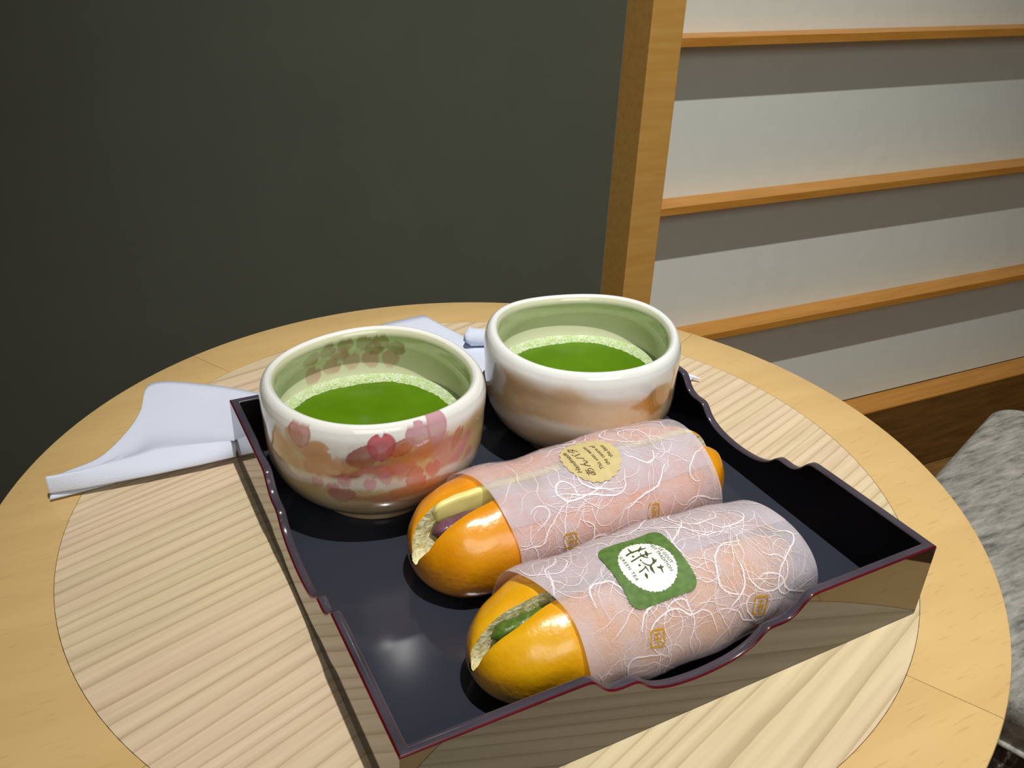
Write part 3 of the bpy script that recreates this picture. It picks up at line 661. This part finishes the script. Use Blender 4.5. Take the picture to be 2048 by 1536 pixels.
def build_sleeve(S, parent, seed, nf, seals, flap):
    nx, nt_ = 70, 90; vs = []
    for i in range(nx):
        u = i/(nx-1)
        for j in range(nt_):
            th = 2*PI*j/nt_; x0, x1 = S.wav(th); x = x0+(x1-x0)*u; p = S.at(x, th); vs.append(V(p.x, p.y, p.z))
    o = pyd('paper_sleeve', vs, grid_faces(nx, nt_, cv=True), M['washi'], parent)
    x0f, x1f, a0f, a1f = flap; S.tab((S.x0+S.x1)/2); vs = []
    for i in range(60):
        for j in range(24):
            arc = a0f+(a1f-a0f)*j/23+.05*math.sin(i*.21); xa, xb = S.wav(float(np.interp(arc, S.d, S.ths))); xx0, xx1 = max(xa+.01, x0f), min(xb-.01, x1f)
            vs.append(S.pt(xx0+(xx1-xx0)*i/59, arc, .010))
    pyd('overlapping_layer', vs, grid_faces(60, 24), M['washi'], o)
    r = random.Random(seed); vs, fs, fm = [], [], []
    S.tab((S.x0+S.x1)/2)
    def strand(x, a, ang, n, w0, curl, step=.09):
        pts = []
        for _ in range(n):
            x0, x1 = S.wav(float(np.interp(a, S.d, S.ths)))
            if not (x0+.02 < x < x1-.02) or not (S.d[0] < a < S.d[-1]): break
            pts.append((x, a)); x += math.cos(ang)*step; a += math.sin(ang)*step; curl += r.gauss(0, .03); curl *= .93; ang += curl+r.gauss(0, .15)
        if len(pts) < 4: return []
        off = .022+r.random()*.02; b0 = len(vs)
        for i, (px, pa) in enumerate(pts):
            q = pts[min(i+1, len(pts)-1)]; pq = pts[max(i-1, 0)]; dx, da = q[0]-pq[0], q[1]-pq[1]; l = math.hypot(dx, da) or 1
            w = w0*(.35+.65*math.sin(PI*(i+.5)/len(pts)))*(.8+.4*r.random())
            vs.append(S.pt(px-da/l*w, pa+dx/l*w, off)); vs.append(S.pt(px+da/l*w, pa-dx/l*w, off))
        for i in range(len(pts)-1): fs.append((b0+2*i, b0+2*i+2, b0+2*i+3, b0+2*i+1)); fm.append(0 if w0 > .0095 else 1)
        return pts
    for k in range(nf):
        x = r.uniform(S.x0, S.x1); a = r.uniform(S.d[0]*.8, S.d[-1]*.95); ang = r.uniform(0, 2*PI)
        big = r.random()
        if big > .975:
            pts = strand(x, a, ang, r.randint(25, 60), r.uniform(.028, .05), 0)
            for q in pts[6::11]:
                for _ in range(2): strand(q[0], q[1], r.uniform(0, 6.28), r.randint(12, 34), r.uniform(.008, .016), r.gauss(0, .1))
        elif big > .93: strand(x, a, ang, r.randint(22, 50), r.uniform(.010, .02), r.gauss(0, .08))
        else: strand(x, a, ang, r.randint(14, 50), r.uniform(.0025, .007), r.gauss(0, .09))
    # tangles of hair-thin fibres
    for k in range(nf//26):
        cx, ca = r.uniform(S.x0+.5, S.x1-.5), r.uniform(S.d[0]*.5, S.d[-1]*.8)
        for _ in range(14): strand(cx+r.gauss(0, .35), ca+r.gauss(0, .35), r.uniform(0, 6.28), r.randint(12, 30), r.uniform(.003, .007), r.gauss(0, .2))
    f = pyd('washi_fibres', vs, fs, [M['fibre'], M['hair']], o, True, fm); f['kind'] = 'stuff'
    for (sx, sa, rot, sz) in seals:
        vs, fs = [], []
        def stroke(pl, w):
            b0 = len(vs)
            for i, (px, pa) in enumerate(pl):
                q = pl[min(i+1, len(pl)-1)]; pq = pl[max(i-1, 0)]; dx, da = q[0]-pq[0], q[1]-pq[1]; l = math.hypot(dx, da) or 1
                for sg_ in (1, -1):
                    X, A_ = (px-sg_*da/l*w)*sz, (pa+sg_*dx/l*w)*sz
                    vs.append(S.pt(sx+X*math.cos(rot)-A_*math.sin(rot), sa+X*math.sin(rot)+A_*math.cos(rot), .04))
            for i in range(len(pl)-1): fs.append((b0+2*i, b0+2*i+2, b0+2*i+3, b0+2*i+1))
        sq = []
        for cx, cy, s_ in ((.3, .36, 0), (-.3, .36, PI/2), (-.3, -.36, PI), (.3, -.36, 1.5*PI), (.3, .36, 0)):
            for i in range(5):
                if len(sq) >= 20 and i: break
                q = s_+PI/2*i/4; sq.append((cx+.16*math.cos(q), cy+.16*math.sin(q)))
        stroke(sq, .055)
        for pl in ([(-.2, .2), (.2, .2)], [(-.22, .0), (.22, .02)], [(0, .34), (0, -.28)], [(-.2, -.1), (-.12, -.3), (.2, -.3)], [(.2, .2), (.22, -.12)]): stroke(pl, .04)
        pyd('gold_seal', vs, fs, M['gold'], o, False)
    return o
def polar(S, x, a, R, off, nr=14, nt_=160):
    vs = [S.pt(x, a, off)]
    for j in range(1, nr+1):
        for i in range(nt_):
            q = 2*PI*i/nt_; rr = R(q)*j/nr; vs.append(S.pt(x+rr*math.cos(q), a+rr*math.sin(q), off))
    fs = [(0, 1+i, 1+(i+1) % nt_) for i in range(nt_)]
    for j in range(nr-1):
        for i in range(nt_): fs.append((1+j*nt_+i, 1+(j+1)*nt_+i, 1+(j+1)*nt_+(i+1) % nt_, 1+j*nt_+(i+1) % nt_))
    return vs, fs
def text_mesh(body, size, shear=0, spacing=1.0):
    c = bpy.data.curves.new('t', 'FONT'); c.body = body; c.size = size; c.align_x = 'CENTER'; c.align_y = 'CENTER'; c.shear = shear; c.space_character = spacing; c.resolution_u = 3
    o = bpy.data.objects.new('t', c); COL.objects.link(o); bpy.context.view_layer.update()
    me = bpy.data.meshes.new_from_object(o.evaluated_get(bpy.context.evaluated_depsgraph_get()))
    v = [tuple(x.co) for x in me.vertices]; f = [tuple(p.vertices) for p in me.polygons]
    bpy.data.objects.remove(o); bpy.data.curves.remove(c); bpy.data.meshes.remove(me); return v, f
def layer_text(items, S, mapf, off):   # items: (body, size, tx, ty, rot, shear, spacing)
    vs, fs = [], []
    for body, size, tx, ty, rot, shear, sp in items:
        v, f = text_mesh(body, size, shear, sp); b0 = len(vs); cr, sr = math.cos(rot), math.sin(rot)
        for p in v:
            X, Y = tx+p[0]*cr-p[1]*sr, ty+p[0]*sr+p[1]*cr; q = mapf(X, Y); vs.append(S.pt(q[0], q[1], off))
        fs += [tuple(b0+k for k in g) for g in f]
    return vs, fs

# --- bun with butter and red bean
B1 = Bun(4.5, 20.9, 10.3, 10.75, 2.95, 4.85, 5.0, lambda x: .56+.18*math.exp(-((x-5.6)/1.6)**2), lambda x: 10.15+.03*(x-8), 2.0, M['crust_a'], 1.0)
def fill1(t, B):
    lumpy('butter_stick', 5.5, 19.6, lambda x: 10.50+.03*(x-8), lambda x: 4.05+.02*math.sin(x), .21, .66, M['butter'], t, 5, amp=.02, e=5)
    lumpy('bean_paste', 5.2, 19.4, lambda x: 9.82+.03*(x-8), lambda x: 3.6, .42, .5, M['bean'], t, 6, amp=.05)
bun1 = build_bun(B1, 'glazed split bun with butter and red bean, nearer the bowls', fill1)
S1 = Sleeve(B1, 7.6, 19.3, .12, .30, lambda th: (7.65-.5*math.cos(th)+.1*math.sin(th)+.05*math.sin(5*th), 18.95-.35*math.cos(th)+.2*math.sin(2*th)))
build_sleeve(S1, bun1, 31, 1250, [(10.7, 3.8, .1, .62), (15.0, 3.65, .2, .62)], (7, 21, .55, 2.5))
S1.tab(13)
vs, fs = polar(S1, 13.1, .35, lambda q: 1.38+.035*math.cos(22*q), .06)
sk1 = pyd('kraft_sticker', vs, fs, M['kraft'], bun1); sk1['label'] = 'round scalloped kraft sticker with handwriting'
map1 = lambda X, Y: (13.1-Y, .35-X)      # text runs towards +y (arc -), letter tops towards -x
vs, fs = layer_text([('Handmade', .34, .05, .92, 0, .25, 1.0), ('あんバタ', .52, .0, .42, 0, .15, 1.0), ('This uses warm', .27, .0, -.18, 0, .25, .98), ('the centre of', .27, .0, -.55, 0, .25, 1.0), ('the best', .27, .05, -.9, 0, .25, 1.0)], S1, map1, .075)
pyd('lettering', vs, fs, M['ink'], sk1, False)
# --- bun with green tea paste
B2 = Bun(4.2, 19.4, 3.75, 4.0, 2.85, 4.75, 3.2, lambda x: .22+.22*math.exp(-((x-5.6)/1.4)**2), lambda x: 3.62, 2.2, M['crust_b'], 2.4)
def fill2(t, B): lumpy('green_tea_paste', 4.9, 19.0, lambda x: 3.6, lambda x: 3.4, .38, .5, M['green_paste'], t, 8, amp=.06)
bun2 = build_bun(B2, 'glazed split bun with green filling, at the front edge of the tray', fill2)
S2 = Sleeve(B2, 7.0, 19.9, .14, .32, lambda th: (6.95-.6*math.cos(th)+.1*math.sin(4*th)+.1, 18.6-.5*math.cos(th)-.15*max(0, math.sin(th))))
build_sleeve(S2, bun2, 47, 1450, [(10.5, 3.5, .1, .62), (15.5, 3.9, .25, .72)], (6, 21, -2.6, .75))
S2.tab(11.5)
SX, SA = 11.33, .68
def rsq(q, h=1.5, r=.45):
    c, s = abs(math.cos(q)), abs(math.sin(q)); lo, hi = 0, 3
    for _ in range(30):
        m_ = (lo+hi)/2; x, y = m_*c, m_*s; dx, dy = max(x-(h-r), 0), max(y-(h-r), 0)
        if x < h and y < h and math.hypot(dx, dy) < r: lo = m_
        else: hi = m_
    return lo
vs, fs = polar(S2, SX, SA, rsq, .06)
sk2 = pyd('green_sticker', vs, fs, M['green_st'], bun2); sk2['label'] = 'green rounded-square sticker with a white disc'
vs, fs = polar(S2, SX, SA, lambda q: 1.14+.018*math.sin(47*q)+.012*math.sin(31*q), .075)
pyd('white_disc', vs, fs, M['white_st'], sk2)
map2 = lambda X, Y: (SX+Y, SA+X)           # text runs towards -y (arc +), letter tops towards +x
vs, fs = layer_text([('LE GOÛT', .19, -.12, .92, 0, 0, 1.05), ('EST TRADITION', .19, -.1, .73, 0, 0, 1.0), ('GREEN TEA', .19, -.12, -.80, 0, 0, 1.3)], S2, map2, .09)
# brush-drawn characters, traced in picture order into sticker coordinates
Hs = np.array([(590, 290, 0, 0), (1170, 950, 1, 0), (1925, 720, 1, 1), (1420, 60, 0, 1)], float)
A_ = []
for X, Y, u, v in Hs: A_ += [[X, Y, 1, 0, 0, 0, -u*X, -u*Y], [0, 0, 0, X, Y, 1, -v*X, -v*Y]]
hh = np.linalg.solve(np.array(A_), Hs[:, 2:].ravel()); Hm = np.append(hh, 1).reshape(3, 3)
def tos(X, Y): q = Hm @ np.array([X, Y, 1.]); return (q[0]/q[2]-.5)*3.0, (q[1]/q[2]-.5)*3.0
def brush(pts, ws, sc=.0021):
    b0 = len(vs); P = [np.array(tos(*p)) for p in pts]
    if len(P) == 1: P = [P[0]+np.array((-.045, .01)), P[0], P[0]+np.array((.045, -.01))]; ws = [.4*ws[0], ws[0], .4*ws[0]]
    P = spline(P, 4*len(P)); W_ = np.interp(np.linspace(0, 1, len(P)), np.linspace(0, 1, len(ws)), ws)
    for i, p in enumerate(P):
        d = P[min(i+1, len(P)-1)]-P[max(i-1, 0)]; d = d/(np.linalg.norm(d)+1e-9); w = W_[i]*sc*.5
        for s_ in (1, -1):
            q = map2(p[0]-s_*d[1]*w, p[1]+s_*d[0]*w); vs.append(S2.pt(q[0], q[1], .09))
    for i in range(len(P)-1): fs.append((b0+2*i, b0+2*i+2, b0+2*i+3, b0+2*i+1))
for pts, ws in (([(1040, 305), (1075, 350), (1112, 375)], [8, 36, 14]), ([(1020, 408), (1075, 372), (1140, 350), (1205, 328), (1278, 312)], [32, 30, 30, 36, 10]),
                ([(1212, 285), (1195, 325), (1180, 362)], [6, 44, 10]), ([(1110, 420)], [52]), ([(1085, 485), (1140, 455), (1180, 430), (1220, 410), (1290, 395), (1350, 384)], [28, 26, 24, 30, 26, 8]),
                ([(1198, 380), (1230, 418), (1300, 442)], [12, 34, 14]), ([(1262, 350), (1278, 385), (1290, 425)], [10, 56, 18]), ([(1205, 468)], [36]),
                ([(1345, 440), (1370, 478), (1362, 510)], [14, 54, 20]), ([(1395, 458), (1388, 490)], [14, 34]), ([(1218, 485), (1270, 515), (1330, 525), (1362, 488)], [14, 24, 30, 16]),
                ([(1325, 520), (1340, 565), (1382, 612)], [22, 58, 4]), ([(1190, 525)], [54]), ([(1185, 600), (1230, 575), (1272, 538)], [26, 22, 18]), ([(1250, 528), (1280, 560), (1305, 592)], [10, 24, 10]),
                ([(1262, 608), (1275, 632), (1290, 660)], [20, 60, 12]), ([(1405, 545), (1445, 550), (1490, 540)], [14, 50, 6]), ([(1450, 520), (1455, 555), (1482, 604)], [10, 40, 8])):
    brush(pts, ws)
pyd('lettering', vs, fs, M['green_ink'], sk2, False)

bpy.context.view_layer.update()
